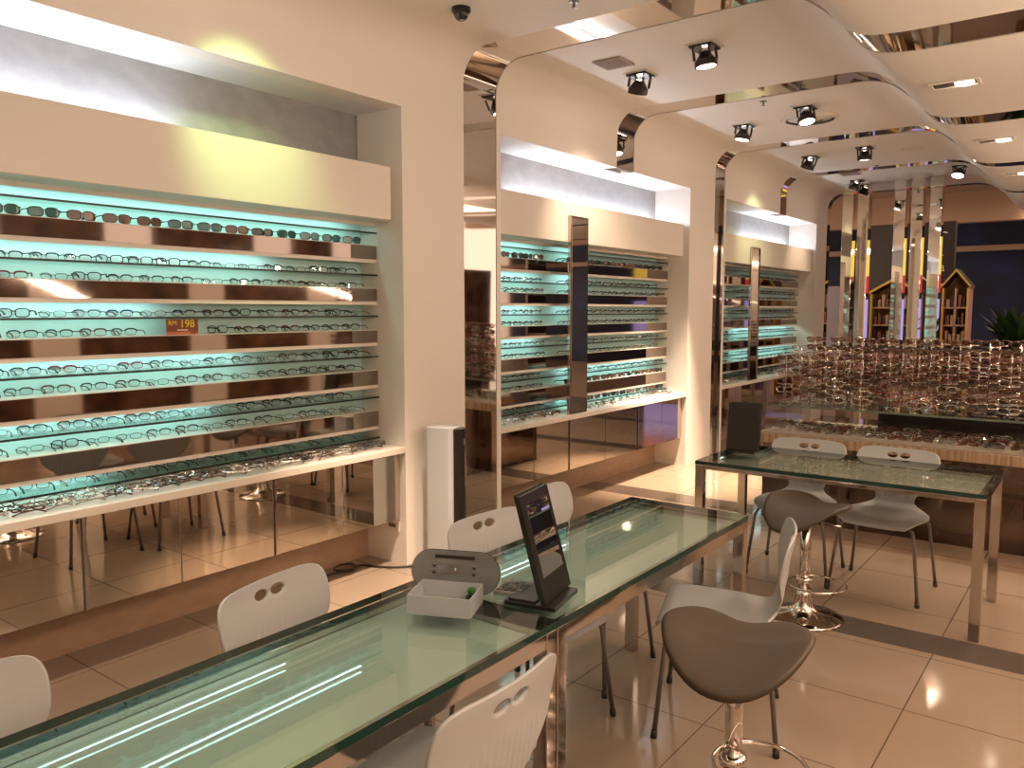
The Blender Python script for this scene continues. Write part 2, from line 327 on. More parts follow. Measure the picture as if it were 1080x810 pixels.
PROTO_EYE = [
    ('thin black-rimmed', spec_proto('eyeglasses', 'fr_black', 'lens', 'fr_black', True, r=0.0018, brow=True)),
    ('gunmetal', spec_proto('eyeglasses', 'fr_gun', 'lens', 'fr_black', False, h=0.014, r=0.0015)),
    ('dark brown', spec_proto('eyeglasses', 'fr_brown', 'lens', 'fr_brown', True, h=0.0165, brow=True)),
    ('bold black', spec_proto('eyeglasses', 'fr_black', 'lens', 'fr_black', False, w=0.027, h=0.0185, e=0.6, r=0.0026)),
    ('navy blue', spec_proto('eyeglasses', 'fr_blue', 'lens', 'fr_black', True, h=0.015, brow=True)),
    ('wine red', spec_proto('eyeglasses', 'fr_red', 'lens', 'fr_black', False, h=0.015, r=0.0024, brow=True))]
PROTO_SUN = [
    ('brown-lensed', spec_proto('sunglasses', 'fr_brown', 'lensbrown', 'fr_black', w=0.031, h=0.0205, e=0.7, r=0.0025)),
    ('teal-lensed', spec_proto('sunglasses', 'fr_black', 'lensteal', 'fr_black', w=0.031, h=0.021, e=0.75, r=0.0022)),
    ('black-lensed', spec_proto('sunglasses', 'fr_black', 'lensgrey', 'fr_black', w=0.031, h=0.019, e=0.65, r=0.0027))]
USED = set()
def place_proto(pr, loc, rz, label, cat, group):
    if pr.name not in USED: USED.add(pr.name); o = pr
    else: o = copy_tree(pr)
    o.location = loc; o.rotation_euler = (0, 0, rz); tag(o, label, cat, group); return o
ORD = ['first', 'second', 'third', 'fourth', 'fifth', 'sixth', 'seventh', 'eighth', 'ninth', 'tenth', 'eleventh', 'twelfth', 'thirteenth', 'fourteenth', 'fifteenth', 'sixteenth', 'seventeenth', 'eighteenth', 'nineteenth', 'twentieth'] + ['%dth' % i if i % 10 not in (1, 2, 3) else '%d%s' % (i, {1: 'st', 2: 'nd', 3: 'rd'}[i % 10]) for i in range(21, 60)]
SM_EYE = [(n, spec_mesh('eyeglasses', f, 'lens', r=0.0024, brow=True)) for n, f in (('black', 'fr_black'), ('gunmetal', 'fr_gun'), ('brown', 'fr_brown'))]
SM_SUN = [(n, spec_mesh('sunglasses', f, l, w=0.03, h=0.02, r=0.003)) for n, f, l in (('black', 'fr_black', 'lensgrey'), ('brown', 'fr_brown', 'lensbrown'))]
SM_FOLD = [(n, spec_mesh('folded_eyeglasses', f, 'lens', n=14, folded=True, r=0.0025, h=0.0165)) for n, f in (('black', 'fr_black'), ('brown', 'fr_brown'), ('silver', 'fr_silver'), ('gunmetal', 'fr_gun'), ('pale silver', 'fr_silver'))]
SM_TINT = [(n, spec_mesh('spectacles', f, l, w=0.031, h=0.020, r=0.0026)) for n, f, l in (('brown', 'fr_brown', 'lenstint'), ('silver', 'fr_silver', 'lenstint'), ('wine red', 'fr_red', 'lens'), ('black', 'fr_black', 'lensbrown'))]
SM_FTINT = [(n, spec_mesh('folded_spectacles', f, l, w=0.03, h=0.019, folded=True, r=0.0022)) for n, f, l in (('brown', 'fr_brown', 'lenstint'), ('silver', 'fr_silver', 'lens'), ('wine red', 'fr_red', 'lenstint'), ('black', 'fr_black', 'lens'))]
def place_small(lst, i, loc, rot, name, label, cat, group):
    n, me = lst[i % len(lst)]
    o = bpy.data.objects.new(name, me); COL.objects.link(o); o.location = loc; o.rotation_euler = rot
    return tag(o, label % n, cat, group)

# ------------------------------------------------------------------ wall display bays
MTOP = [2.063, 1.790, 1.523, 1.262, 0.997]; MBOT = [1.973, 1.705, 1.440, 1.165, 0.893]
RAIL = [2.145, 1.878, 1.616, 1.354, 1.088, 0.822]
PAN = [(2.063, 2.205), (1.790, 1.973), (1.523, 1.705), (1.262, 1.440), (0.997, 1.165), (0.78, 0.893)]
BK, FT = -3.985, -3.845
def shelving(y0, y1, lab, lit, fascia=True):
    t = thing('display_shelving', lab, 'display shelving', (0, 0, 0))
    bx(-3.999, BK, y0, y1, 0.779, 2.205).build('back_panel', 'aqua', t)
    for a, b in zip(MBOT, MTOP):
        o = bx(BK, FT, y0, y1, a, b).build('ledge', 'white', t)
        bx(FT, FT + 0.004, y0, y1, a, b - 0.004).build('mirror_strip', 'mirrorstrip', o)
    for z in RAIL:
        o = bx(BK, FT + 0.006, y0, y1, z - 0.008, z - 0.002).build('glass_rail', 'shelfglass', t)
        bx(FT + 0.006, FT + 0.012, y0, y1, z - 0.010, z).build('rail_edge', 'blackedge', o)
    for (a, b), (l0, l1) in zip(PAN, lit):
        bx(FT - 0.006, FT, y0, y1, b - 0.022, b).build('light_lip', 'white', t)  # lip added to screen the strip's glare from view and table reflections
        if l1 > l0: bx(FT - 0.050, FT - 0.022, l0, l1, b - 0.007, b - 0.001).build('led_strip', 'led', t)
    return t
def fascia(y0, y1, lab):
    t = thing('fascia_box', lab, 'fascia', (0, 0, 0))
    bx(-3.998, -3.64, y0 + 0.003, y1 - 0.06, 2.2055, 2.53).build('front_board', 'white', t, bevel=0.004)
    bx(-3.998, -3.72, y1 - 0.06, y1 - 0.003, 2.2055, 2.53).build('end_filler', 'white', t)
    return t
NM = ['near', 'middle', 'far']
for (y0, y1), nm in zip(BAYS, NM): fascia(y0, y1, 'cream fascia box above the %s wall display of glasses' % nm)
y0, y1 = BAYS[0]
shelving(y0, y1, 'near aqua-backed wall shelving with six glass rails and five mirrored ledges', [(0.1, 3.5), (0.1, 2.9), (0.1, 2.2), (0.1, 2.7), (0.1, 2.5), (0.1, 1.9)])
shelving(4.652, 5.735, 'aqua wall shelving of the middle bay, left of its mirror column', [(4.7, 5.6)] * 4 + [(4.7, 5.0), (4.7, 5.0)])
shelving(5.737, 7.848, 'aqua wall shelving of the middle bay, right of its mirror column', [(5.9, 6.2), (5.9, 6.3), (5.9, 6.1), (0, 0), (5.95, 7.7), (5.95, 7.7)])
shelving(8.802, 9.81, 'aqua wall shelving of the far bay, left of its mirror column', [(0, 0), (8.85, 9.6), (8.85, 9.6), (8.85, 9.3), (0, 0), (0, 0)])
shelving(9.812, 12.198, 'aqua wall shelving of the far bay, right of its mirror column', [(0, 0), (0, 0), (0, 0), (10, 12.1), (10, 12.1), (0, 0)])
def mirror_column(ya, yb, lab):
    t = thing('mirror_column', lab, 'mirror', (0, 0, 0))
    bx(-3.639, -3.612, ya, yb, 0.7795, 2.42).build('casing', 'chrome2', t, bevel=0.003)
    bx(-3.612, -3.609, ya + 0.02, yb - 0.02, 0.80, 2.40).build('mirror_face', 'clearmirror', t)
mirror_column(5.60, 5.875, 'tall narrow framed mirror dividing the middle wall display')
mirror_column(9.67, 9.97, 'tall narrow framed mirror dividing the far wall display')
CB = [[0.0, 0.62, 1.13, 1.647, 2.121, 2.671, 3.164, 3.646], [4.655, 5.139, 5.644, 6.252, 6.857, 7.375, 7.846], [8.805, 9.35, 9.92, 10.5, 11.06, 11.62, 12.195]]
for (y0, y1), nm, ss in zip(BAYS, NM, CB):
    o = bx(-3.998, -3.598, y0 + 0.002, y1 - 0.002, 0.738, 0.778).build('counter_top', 'white', bevel=0.003)
    tag(o, 'long white counter ledge under the %s wall display' % nm, 'counter')
    k = 0; i = len(ss) - 1; units = []
    while i > 0: units.append((max(i - 2, 0), i)); i -= 2
    for q, (a, b) in enumerate(units[::-1]):
        t = thing('mirrored_cabinet', '%s mirror-fronted cabinet from the left under the %s wall display' % (ORD[q], nm), 'cabinet', (0, 0, 0), 0, 'mirrored cabinets under the %s counter' % nm)
        bx(-3.955, -3.662, ss[a] + 0.001, ss[b] - 0.001, 0.30, 0.737).build('body', 'white', t)
        for j in range(a, b):
            d = bx(-3.662, -3.648, ss[j] + 0.004, ss[j + 1] - 0.004, 0.302, 0.733).build('door', 'mirror', t)
            if (j - a) == 0: bx(-3.648, -3.640, ss[j] + 0.004, ss[j] + 0.018, 0.302, 0.733).build('edge_pull', 'chrome2', d)
# ---- glasses on the near bay: individuals with parts
def row_name(kind, i): return ('%s glass rail' % ORD[i]) if kind == 'r' else ('%s mirrored ledge' % ORD[i])
rows = []
for i in range(5): rows.append(('r', i + 1, RAIL[i + 1]))
for i in range(1, 5): rows.append(('l', i, MTOP[i]))
for kind, i, z in rows:
    y = 1.20 + random.uniform(0, 0.08); n = 0
    while y < 3.55:
        if kind == 'l' and i == 2 and 2.12 < y < 2.45: y += 0.12; continue
        lab, pr = PROTO_EYE[random.choice([0, 0, 0, 0, 1, 1, 1, 2, 2, 3, 3, 0, 4, 5])]
        place_proto(pr, (BK + 0.016, y, z + 0.0005), pi + random.uniform(-0.25, 0.1), '%s eyeglasses, %s from left on the %s of near wall shelving' % (lab, ORD[n], row_name(kind, i - 1 if kind == 'r' else i)), 'eyeglasses', 'eyeglasses on the near wall shelving')
        n += 1; y += 0.160 + random.uniform(-0.012, 0.018)
y = 1.16; n = 0
for c in [2, 0, 1, 1, 0, 0, 0, 1, 1, 0, 2, 1, 1, 1, 1]:
    lab, pr = PROTO_SUN[c]
    place_proto(pr, (FT - 0.014, y, MTOP[0] + 0.0005), random.uniform(-0.15, 0.15), '%s sunglasses, %s from left on the top mirrored ledge of near wall shelving' % (lab, ORD[n]), 'sunglasses', 'sunglasses on the near top ledge')
    n += 1; y += 0.165
def small_rows(ya, yb, step, where, sun_rows):
    for kind, i, z in [('l', 0, MTOP[0])] + rows:
        sun = (kind, i) in sun_rows; n = 0; y = ya + random.uniform(0, 0.05)
        while y < yb:
            nm = 'sunglasses' if sun else 'eyeglasses'
            place_small(SM_SUN if sun else SM_EYE, random.randint(0, 5), (FT - 0.012, y, z + 0.0005), (0, 0, random.uniform(-0.2, 0.2)), nm,
                        '%s ' + nm + ', %s from left on the %s of %s' % (ORD[n], row_name(kind, i - 1 if kind == 'r' else i), where), nm, '%s on %s' % (nm, where))
            n += 1; y += step + random.uniform(-0.008, 0.012)
small_rows(4.75, 5.56, 0.145, 'middle shelving left of mirror', {('l', 0)})
small_rows(5.97, 7.76, 0.158, 'middle shelving right of mirror', {('l', 0), ('l', 4), ('r', 5)})
# ---- far bay: too many and too small to single out
def merge(lst, spots, name, label, cat):
    g = MB(); mats = []; idx = []
    for i, M in enumerate(spots):
        n, me = lst[i % len(lst)]
        base = len(g.f); g.add([v.co for v in me.vertices], [tuple(p.vertices) for p in me.polygons], M)
        for p in me.polygons:
            m = me.materials[p.material_index]
            if m not in mats: mats.append(m)
            idx.append(mats.index(m))
    me = bpy.data.meshes.new(name); me.from_pydata(g.v, [], g.f)
    for m in mats: me.materials.append(m)
    for p, i in zip(me.polygons, idx): p.material_index = i
    o = bpy.data.objects.new(name, me); COL.objects.link(o); o['kind'] = 'stuff'; return tag(o, label, cat)
sp = []
for ya, yb in ((8.9, 9.62), (10.05, 12.1)):
    for kind, i, z in [('l', 0, MTOP[0])] + rows:
        y = ya
        while y < yb: sp.append(T(FT - 0.012, y, z + 0.0005, 0, 0, random.uniform(-.2, .2))); y += 0.155
merge(SM_EYE, sp, 'eyeglasses', 'rows of small dark eyeglasses filling the far wall shelving', 'eyeglasses')
# ---- folded pairs laid along the counters
def counter_pairs(ya, yb, nm, step, xs):
    for r_, x in enumerate(xs):
        y = ya + 0.03 * r_; n = 0
        while y < yb:
            place_small(SM_FOLD, random.randint(0, 4), (x + random.uniform(-.012, .012), y, 0.7785 + 0.027), (0, R(-random.uniform(60, 72)), random.uniform(-0.5, 0.5)), 'folded_eyeglasses',
                        'folded %s eyeglasses, ' + '%s from left in the %s row on the %s counter' % (ORD[n], ['front', 'middle', 'back'][r_], nm), 'eyeglasses', 'folded eyeglasses on the %s counter' % nm)
            n += 1; y += step + random.uniform(-.008, .012)
counter_pairs(0.95, 3.56, 'near', 0.125, (-3.65, -3.71, -3.775))
counter_pairs(4.72, 5.55, 'middle left', 0.13, (-3.67, -3.77))
counter_pairs(5.96, 7.78, 'middle right', 0.13, (-3.67, -3.77))
sp = [T(x, 8.9 + 0.13 * i, 0.804, 0, -0.9, random.uniform(-.4, .4)) for x in (-3.67, -3.77) for i in range(25) if not 9.58 < 8.9 + 0.13 * i < 10.06]
merge(SM_FOLD, sp, 'folded_eyeglasses', 'folded eyeglasses lined along the far counter ledge', 'eyeglasses')
# price card
t = thing('price_card', 'maroon and yellow RM198 price card on the near wall shelving', 'price card', (FT + 0.001, 2.29, MTOP[2] + 0.0005), 0)
bx(-0.003, 0, -0.088, 0.088, 0, 0.080).build('card', 'maroon', t)
bx(0, 0.0008, -0.088, 0.088, 0, 0.016).build('orange_band', 'orange', t); bx(0, 0.0008, 0.04, 0.082, 0.008, 0.013).build('white_line', 'cardwhite', t)
bx(0, 0.0008, -0.03, 0.028, 0.022, 0.027).build('white_line', 'cardwhite', t)
text('RM', 0.034, 'yellow', t, Matrix.Translation((0.001, -0.055, 0.060)) @ Euler((pi / 2, 0, pi / 2)).to_matrix().to_4x4())
text('198', 0.056, 'yellow', t, Matrix.Translation((0.001, 0.026, 0.055)) @ Euler((pi / 2, 0, pi / 2)).to_matrix().to_4x4())
# cove tubes behind the fascias
for (a, b), nm in (((0.1, 2.35), 'near'), ((5.2, 7.75), 'middle'), ((10.2, 12.1), 'far')):
    o = MB().tube([(-3.90, a, 2.552), (-3.90, b, 2.552)], 0.014, 10).build('cove_tube', 'ledwhite', smooth=True); tag(o, 'white fluorescent tube lying behind the top of the %s fascia' % nm, 'lamp')

# ------------------------------------------------------------------ tables
def table(x0, x1, y0, y1, lab, panel, grp, rz=0.680):
    t = thing('glass_table', lab, 'table', ((x0 + x1) / 2, (y0 + y1) / 2, 0), 0, grp)
    a, b = (x1 - x0) / 2, (y1 - y0) / 2; L = 0.05
    for sx in (-1, 1):
        for sy in (-1, 1):
            cx_, cy_ = sx * (a - L / 2), sy * (b - L / 2)
            bx(cx_ - L / 2, cx_ + L / 2, cy_ - L / 2, cy_ + L / 2, 0, 0.728).build('leg', 'chrome2', t, bevel=0.003)
    for sx in (-1, 1): bx(sx * (a - L / 2) - L / 2 + 0.002, sx * (a - L / 2) + L / 2 - 0.002, -b + L, b - L, rz, 0.727).build('side_rail', 'chrome2', t, bevel=0.002)
    for sy in (-1, 1): bx(-a + L, a - L, sy * (b - L / 2) - L / 2 + 0.002, sy * (b - L / 2) + L / 2 - 0.002, rz, 0.727).build('end_rail', 'chrome2', t, bevel=0.002)
    bx(-a + L, a - L, -b + L, b - L, 0.7035, 0.709).build('under_panel', panel, t)
    g = bx(-a, a, -b, b, 0.7285, 0.750).build('glass_top', 'tabletop', t)
    for q, s4 in enumerate(((-a - .0008, -a, -b, b), (a, a + .0008, -b, b), (-a, a, -b - .0008, -b), (-a, a, b, b + .0008))):
        bx(*s4, 0.7285, 0.750).build('glass_edge', 'tableedge', g)
    return t
table(-1.835, -1.255, 0.30, 1.885, 'nearest green-edged glass table with chrome legs, holding the milky box', 'frost', 'glass tables')
table(-1.835, -1.255, 1.890, 3.40, 'green-edged glass table with chrome legs, second from camera, holding tilted mirror', 'frost', 'glass tables')
table(-1.985, -0.465, 4.47, 5.215, 'green-edged glass table standing crosswise with two white chairs behind it', 'frosttan', 'glass tables', 0.703)

# ------------------------------------------------------------------ chairs
def chair_proto():
    t = thing('shell_chair', 'x', 'chair')
    prof = [(0.235, 0.416, 0.165), (0.222, 0.436, 0.195), (0.18, 0.447, 0.218), (0.10, 0.443, 0.232), (0.0, 0.437, 0.235), (-0.09, 0.438, 0.218), (-0.155, 0.450, 0.172), (-0.192, 0.472, 0.128),
            (-0.212, 0.500, 0.108), (-0.224, 0.532, 0.122), (-0.232, 0.568, 0.160), (-0.238, 0.604, 0.202), (-0.245, 0.642, 0.228), (-0.253, 0.690, 0.238), (-0.262, 0.735, 0.238), (-0.269, 0.765, 0.232), (-0.273, 0.784, 0.221), (-0.275, 0.797, 0.203), (-0.276, 0.804, 0.175), (-0.277, 0.807, 0.14)]
    NU, NV = 64, 96
    def cr(t_):
        i = min(int(t_), len(prof) - 2); f = t_ - i; a, b, c, d = prof[max(i - 1, 0)], prof[i], prof[i + 1], prof[min(i + 2, len(prof) - 1)]
        return [0.5 * (2 * b[q] + (c[q] - a[q]) * f + (2 * a[q] - 5 * b[q] + 4 * c[q] - d[q]) * f * f + (3 * b[q] - a[q] - 3 * c[q] + d[q]) * f ** 3) for q in range(3)]
    V = []; UV = []
    for j in range(NV + 1):
        x, z, w = cr(j / NV * (len(prof) - 1)); bk = min(max((z - 0.46) / 0.2, 0), 1)
        for i in range(NU + 1):
            u = i / NU * 2 - 1; y = u * w
            xx = x + bk * 0.55 * y * y + (1 - bk) * 0; zz = z + (1 - bk) * 0.25 * y * y
            if bk > 0:
                top = 0.690 - 0.9 * abs(y) * 0.25; m = min(max((zz - 0.50) / 0.02, 0), 1) * min(max((top - zz) / 0.02, 0), 1)
                xx -= 0.0045 * m * max(0, cos(2 * pi * y / 0.026)) * (1 if abs(y) < 0.17 else 0)
            V.append(Vector((xx, y, zz))); UV.append((y, zz, bk))
    HC = [(-0.036, 0.762), (0.036, 0.762)]; ha, hb = 0.030, 0.0165
    def er(p, c): return math.hypot((p[0] - c[0]) / ha, (p[1] - c[1]) / hb)
    fs = []; gone = set(); keep = []
    for j in range(NV):
        for i in range(NU):
            q = (j * (NU + 1) + i, j * (NU + 1) + i + 1, (j + 1) * (NU + 1) + i + 1, (j + 1) * (NU + 1) + i)
            c = (sum(UV[k][0] for k in q) / 4, sum(UV[k][1] for k in q) / 4)
            if UV[q[0]][2] > 0.9 and any(er(c, h) < 1 for h in HC): gone.update(q)
            else: fs.append(q)
    for k in gone:
        h = min(HC, key=lambda h_: er(UV[k], h_)); e = er(UV[k], h)
        if e > 1e-3: V[k].y = h[0] + (UV[k][0] - h[0]) / e; V[k].z = h[1] + (UV[k][1] - h[1]) / e
    s = MB(); s.add(V, fs); o = s.build('shell', 'chair', t, smooth=True)
    md = o.modifiers.new('solid', 'SOLIDIFY'); md.thickness = 0.009; md.offset = 0
    for fx, sy in ((1, 1), (1, -1), (-1, 1), (-1, -1)):
        l = MB().tube([(fx * 0.04, sy * 0.08, 0.424), (fx * 0.13, sy * 0.155, 0.418), (fx * 0.175, sy * 0.190, 0.408), (fx * 0.192, sy * 0.203, 0.375), (fx * 0.225, sy * 0.243, 0.012)], 0.0095, 10).build('leg', 'legmetal', t, smooth=True)
        MB().tube([(fx * 0.2235, sy * 0.2415, 0.03), (fx * 0.226, sy * 0.2445, 0.0)], 0.0125, 10).build('rubber_foot', 'rubber', l, smooth=True)
    MB().box(-0.07, 0.07, -0.09, 0.09, 0.420, 0.430).build('mount_plate', 'legmetal', t)
    return t
CH = chair_proto(); first = True
for x, y, rz, lab in [
    (-1.86, 0.61, 0.0, 'white shell chair at the left end of the nearest table, wall side'),
    (-1.84, 1.56, 0.18, 'white shell chair with two oval holes, wall side behind the milky box end'),
    (-1.80, 2.53, -0.06, 'white shell chair between the tilted mirror and the tower, wall side'),
    (-1.90, 3.105, 0.04, 'white shell chair directly behind the tilted mirror, farthest of the wall side'),
    (-1.33, 1.40, pi + 0.02, 'white ribbed-back chair tucked under the near corner of the nearest table'),
    (-1.215, 3.01, pi + 0.33, 'white shell chair seen edge-on behind the near brown stool'),
    (-1.56, 5.07, -pi / 2 + 0.05, 'white shell chair behind the crosswise table, left of the pair'),
    (-1.04, 5.05, -pi / 2 - 0.04, 'white shell chair behind the crosswise table, right of the pair')]:
    o = CH if first else copy_tree(CH); first = False
    o.location = (x, y, 0); o.rotation_euler = (0, 0, rz); tag(o, lab, 'chair', 'white shell chairs')

# ------------------------------------------------------------------ bar stools
def stool_proto():
    t = thing('bar_stool', 'x', 'stool'); g = MB(); N, K = 56, 16; vs = []; fs = []
    def surf(a, rr):
        x = 0.237 * math.copysign(abs(cos(a)) ** 0.9, cos(a)) * rr; y = 0.20 * sin(a) * rr
        if y > 0: y *= 1 - 0.30 * math.exp(-(x / 0.10) ** 2) * rr
        z = 0.066 * (x / 0.25) ** 2 - (0.096 * (-y / 0.2) ** 1.6 if y < 0 else -0.035 * (y / 0.2) ** 1.5)
        return x, y, z
    ring = []
    for q in range(K + 1):
        rr = q / K
        ring.append((rr, 0.022 * math.sqrt(max(1 - rr ** 6, 0))))
    for side in (1, -1):
        base = len(vs)
        for rr, th in ring:
            for i in range(N):
                x, y, z = surf(2 * pi * i / N, max(rr, 1e-4)); vs.append((x, y, z + side * th))
        for q in range(K):
            for i in range(N):
                j = (i + 1) % N; f = (base + q * N + i, base + (q + 1) * N + i, base + (q + 1) * N + j, base + q * N + j); fs.append(f if side > 0 else f[::-1])
    import bmesh
    g.add([(x, y, z + 0.585) for x, y, z in vs], fs); o = g.build('seat', 'seat', t, smooth=True)
    b = bmesh.new(); b.from_mesh(o.data); bmesh.ops.remove_doubles(b, verts=b.verts, dist=0.0004); bmesh.ops.recalc_face_normals(b, faces=b.faces); b.to_mesh(o.data); b.free()
    MB().lathe([(0.0, 0.0), (0.20, 0.0), (0.205, 0.006), (0.198, 0.014), (0.14, 0.024), (0.075, 0.045), (0.052, 0.08), (0.042, 0.125), (0.04, 0.16), (0.0, 0.16)], 40).build('base', 'chrome', t, smooth=True)
    MB().lathe([(0.0, 0.15), (0.028, 0.15), (0.028, 0.555), (0.0, 0.555)], 24).build('pole', 'chrome', t, smooth=False).data.shade_smooth()
    MB().lathe([(0.028, 0.19), (0.044, 0.195), (0.047, 0.21), (0.044, 0.225), (0.028, 0.23)], 24).build('collar', 'chrome', t, smooth=True)
    MB().tube([(0.085 + 0.145 * cos(2 * pi * i / 36), 0.145 * sin(2 * pi * i / 36), 0.21) for i in range(36)], 0.007, 8, closed=True).build('foot_ring', 'chrome', t, smooth=True)
    MB().lathe([(0.0, 0.545), (0.085, 0.548), (0.08, 0.562), (0.0, 0.566)], 24).build('seat_plate', 'darkmetal', t, smooth=True)
    MB().tube([(0.02, 0, 0.553), (0.12, 0.05, 0.535), (0.17, 0.07, 0.53)], 0.005, 8).build('height_lever', 'chrome', t, smooth=True)
    return t
ST = stool_proto(); ST.location = (-0.915, 2.40, 0); ST.rotation_euler = (0, 0, R(8)); tag(ST, 'brown saddle-seat bar stool in the foreground, before the edge-on white chair', 'stool', 'brown saddle stools')
o = copy_tree(ST); o.location = (-1.27, 4.30, 0); o.rotation_euler = (0, 0, R(-28)); tag(o, 'brown saddle-seat chrome bar stool in front of the crosswise table', 'stool', 'brown saddle stools')

# ------------------------------------------------------------------ things on the tables
def standing_mirror(loc, rz, w, h, tilt, lab, face):
    t = thing('table_mirror', lab, 'mirror', loc, rz)
    M = T(0, 0, 0.014, 0, -tilt, 0)
    bx(-0.006, 0.010, -w / 2, w / 2, 0, h, M=M).build('frame', 'black', t, bevel=0.002)
    bx(0.010, 0.0115, -w / 2 + 0.028, w / 2 - 0.028, 0.075, h - 0.03, M=M).build('mirror_face', face, t)
    bx(-0.016, -0.006, -w / 2 + 0.012, w / 2 + 0.004, 0.02, h + 0.006, M=M).build('back_board', 'black', t)
    bx(-0.13, 0.04, -w / 2, w / 2 - 0.02, 0, 0.014).build('base', 'black', t, bevel=0.002)
    bx(-0.12, -0.03, -w / 2 + 0.01, w / 2 - 0.05, 0.0142, 0.020).build('base_tray', 'darkmetal', t, bevel=0.001)
    return t
standing_mirror((-1.355, 2.03, 0.7505), R(12), 0.215, 0.335, R(15), 'black-framed leaning mirror on second table beside a calculator', 'clearmirror')
standing_mirror((-1.86, 4.90, 0.7505), R(-82), 0.20, 0.30, R(10), 'dark leaning mirror at the left end of the crosswise table', 'black')
t = thing('calculator', 'grey desk calculator lying behind the leaning mirror base', 'calculator', (-1.50, 2.02, 0.7505), R(12))
bx(-0.055, 0.055, -0.062, 0.075, 0, 0.016, M=T(ry=-0.06)).build('body', 'calc', t, bevel=0.004)
bx(-0.045, 0.045, 0.038, 0.064, 0.0165, 0.0175, M=T(ry=-0.06)).build('display', 'lcd', t)
for i in range(4):
    for j in range(4): bx(-0.046 + 0.024 * i, -0.028 + 0.024 * i, -0.056 + 0.022 * j, -0.040 + 0.022 * j, 0.0162, 0.0195, M=T(ry=-0.06)).build('key', 'black' if (i + j) % 3 else 'legmetal', t)
t = thing('lens_sample_board', 'smoked oval lens sample board standing behind the milky box', 'display board', (-1.634, 1.866, 0.7505), R(24))
oval = []
hw, hh, rc = 0.146, 0.066, 0.066
for cx_, a0 in ((hw - rc, -90), (-(hw - rc), 90)):
    for i in range(17): a = R(a0 + 180 * i / 16); oval.append((cx_ + rc * cos(a), 0.068 + hh * sin(a)))
M = T(0, 0, 0.004, R(-14), 0, 0)
o = MB().prism(oval, 'y', -0.003, 0.003, M).build('board', 'acrysmoke', t)
o2 = MB().tube([(p[0], 0.0, p[1]) for p in oval], 0.0018, 6, closed=True, M=M).build('rim', 'black', t, smooth=True)
bx(-0.068, 0.062, -0.0045, -0.003, 0.108, 0.119, M=M).build('header_strip', 'black', t)
def lens_shape(cx_, cz, w, h): return [(cx_ + w * cos(a) * (1 if sin(a) > 0 else 0.75 + 0.25 * abs(cos(a))), cz + h * sin(a)) for a in [2 * pi * i / 14 for i in range(14)]]
for cx_, cz in ((-0.07, 0.082), (-0.07, 0.062), (0.062, 0.082), (0.062, 0.062)):
    MB().prism([(cx_ - 0.008, cz + 0.004), (cx_ - 0.004, cz + 0.005), (cx_, cz + 0.003), (cx_ + 0.004, cz + 0.005), (cx_ + 0.008, cz + 0.004), (cx_, cz - 0.006)], 'y', -0.0042, -0.003, M).build('mark', 'black', t)
for cz in (0.090, 0.072, 0.055): bx(-0.105, -0.04, -0.004, -0.003, cz, cz + 0.0025, M=M).build('scale_line', 'legmetal', t)
for cz in (0.088, 0.066): MB().prism(lens_shape(-0.002, cz, 0.026, 0.005), 'y', -0.0042, -0.003, M).build('lens_outline', 'legmetal', t)
MB().prism([(-0.004, 0.080), (0.004, 0.080), (0, 0.070)], 'y', -0.0046, -0.003, M).build('pointer', 'cardwhite', t)
bx(-0.05, 0.05, -0.02, 0.035, 0, 0.008).build('foot', 'acryl', t)
t = thing('plastic_box', 'milky white open plastic box on the nearest table', 'box', (-1.582, 1.768, 0.7505), R(24))
a, b, h = 0.098, 0.072, 0.058
bx(-a, a, -b, b, 0, 0.003).build('bottom', 'boxplastic', t)
for s4 in ((-a, a, -b, -b + 0.003), (-a, a, b - 0.003, b), (-a, -a + 0.003, -b + 0.003, b - 0.003), (a - 0.003, a, -b + 0.003, b - 0.003)): bx(*s4, 0.003, h).build('side', 'boxplastic', t)
g = MB(); g.lathe([(0.0, 0.0)] + [(0.013 * sin(pi * i / 12), 0.013 - 0.013 * cos(pi * i / 12)) for i in range(1, 12)] + [(0.0, 0.026)], 20)
o = g.build('foam_ball', 'green', smooth=True); o.location = (-1.535, 1.835, 0.780); tag(o, 'small green foam ball inside the milky plastic box', 'ball')
g2 = bx(-0.014, 0.014, -0.014, 0.014, 0, 0.026).build('ball_stand', 'black', bevel=0.002); g2.location = (-1.535, 1.835, 0.7540); tag(g2, 'small dark holder under the green ball in the plastic box', 'holder')

# ------------------------------------------------------------------ tower fan, cable, socket
t = thing('tower_fan', 'slim white tower fan with black front standing by the near pillar', 'fan', (-3.40, 3.80, 0), R(12))
def roundrect(a, b, r, n=6):
    out = []
    for sx, sy, a0 in ((1, 1, 0), (-1, 1, 90), (-1, -1, 180), (1, -1, 270)):
        for i in range(n + 1): q = R(a0 + 90 * i / n); out.append((sx * (a - r) + r * cos(q), sy * (b - r) + r * sin(q)))
    return out
MB().prism(roundrect(0.10, 0.085, 0.03), 'z', 0.02, 0.915).build('body', 'chair', t, bevel=0.006)
MB().prism([(0.10 + 0.045 * cos(a_) , 0.062 * sin(a_)) for a_ in [R(-90 + 180 * i / 12) for i in range(13)]], 'z', 0.03, 0.905).build('front_grille', 'black', t)
MB().prism(roundrect(0.16, 0.12, 0.05), 'z', 0, 0.02).build('base', 'chair', t, bevel=0.004)
bx(0.1435, 0.1465, -0.012, 0.012, 0.80, 0.84).build('control_panel', 'legmetal', t)
pts = [(-3.83, 3.10, 0.008), (-3.84, 3.24, 0.008), (-3.79, 3.36, 0.008), (-3.87, 3.44, 0.010), (-3.93, 3.38, 0.010), (-3.88, 3.28, 0.012), (-3.80, 3.34, 0.014), (-3.82, 3.46, 0.008), (-3.72, 3.50, 0.008), (-3.62, 3.56, 0.008), (-3.52, 3.68, 0.008)]
sm = []
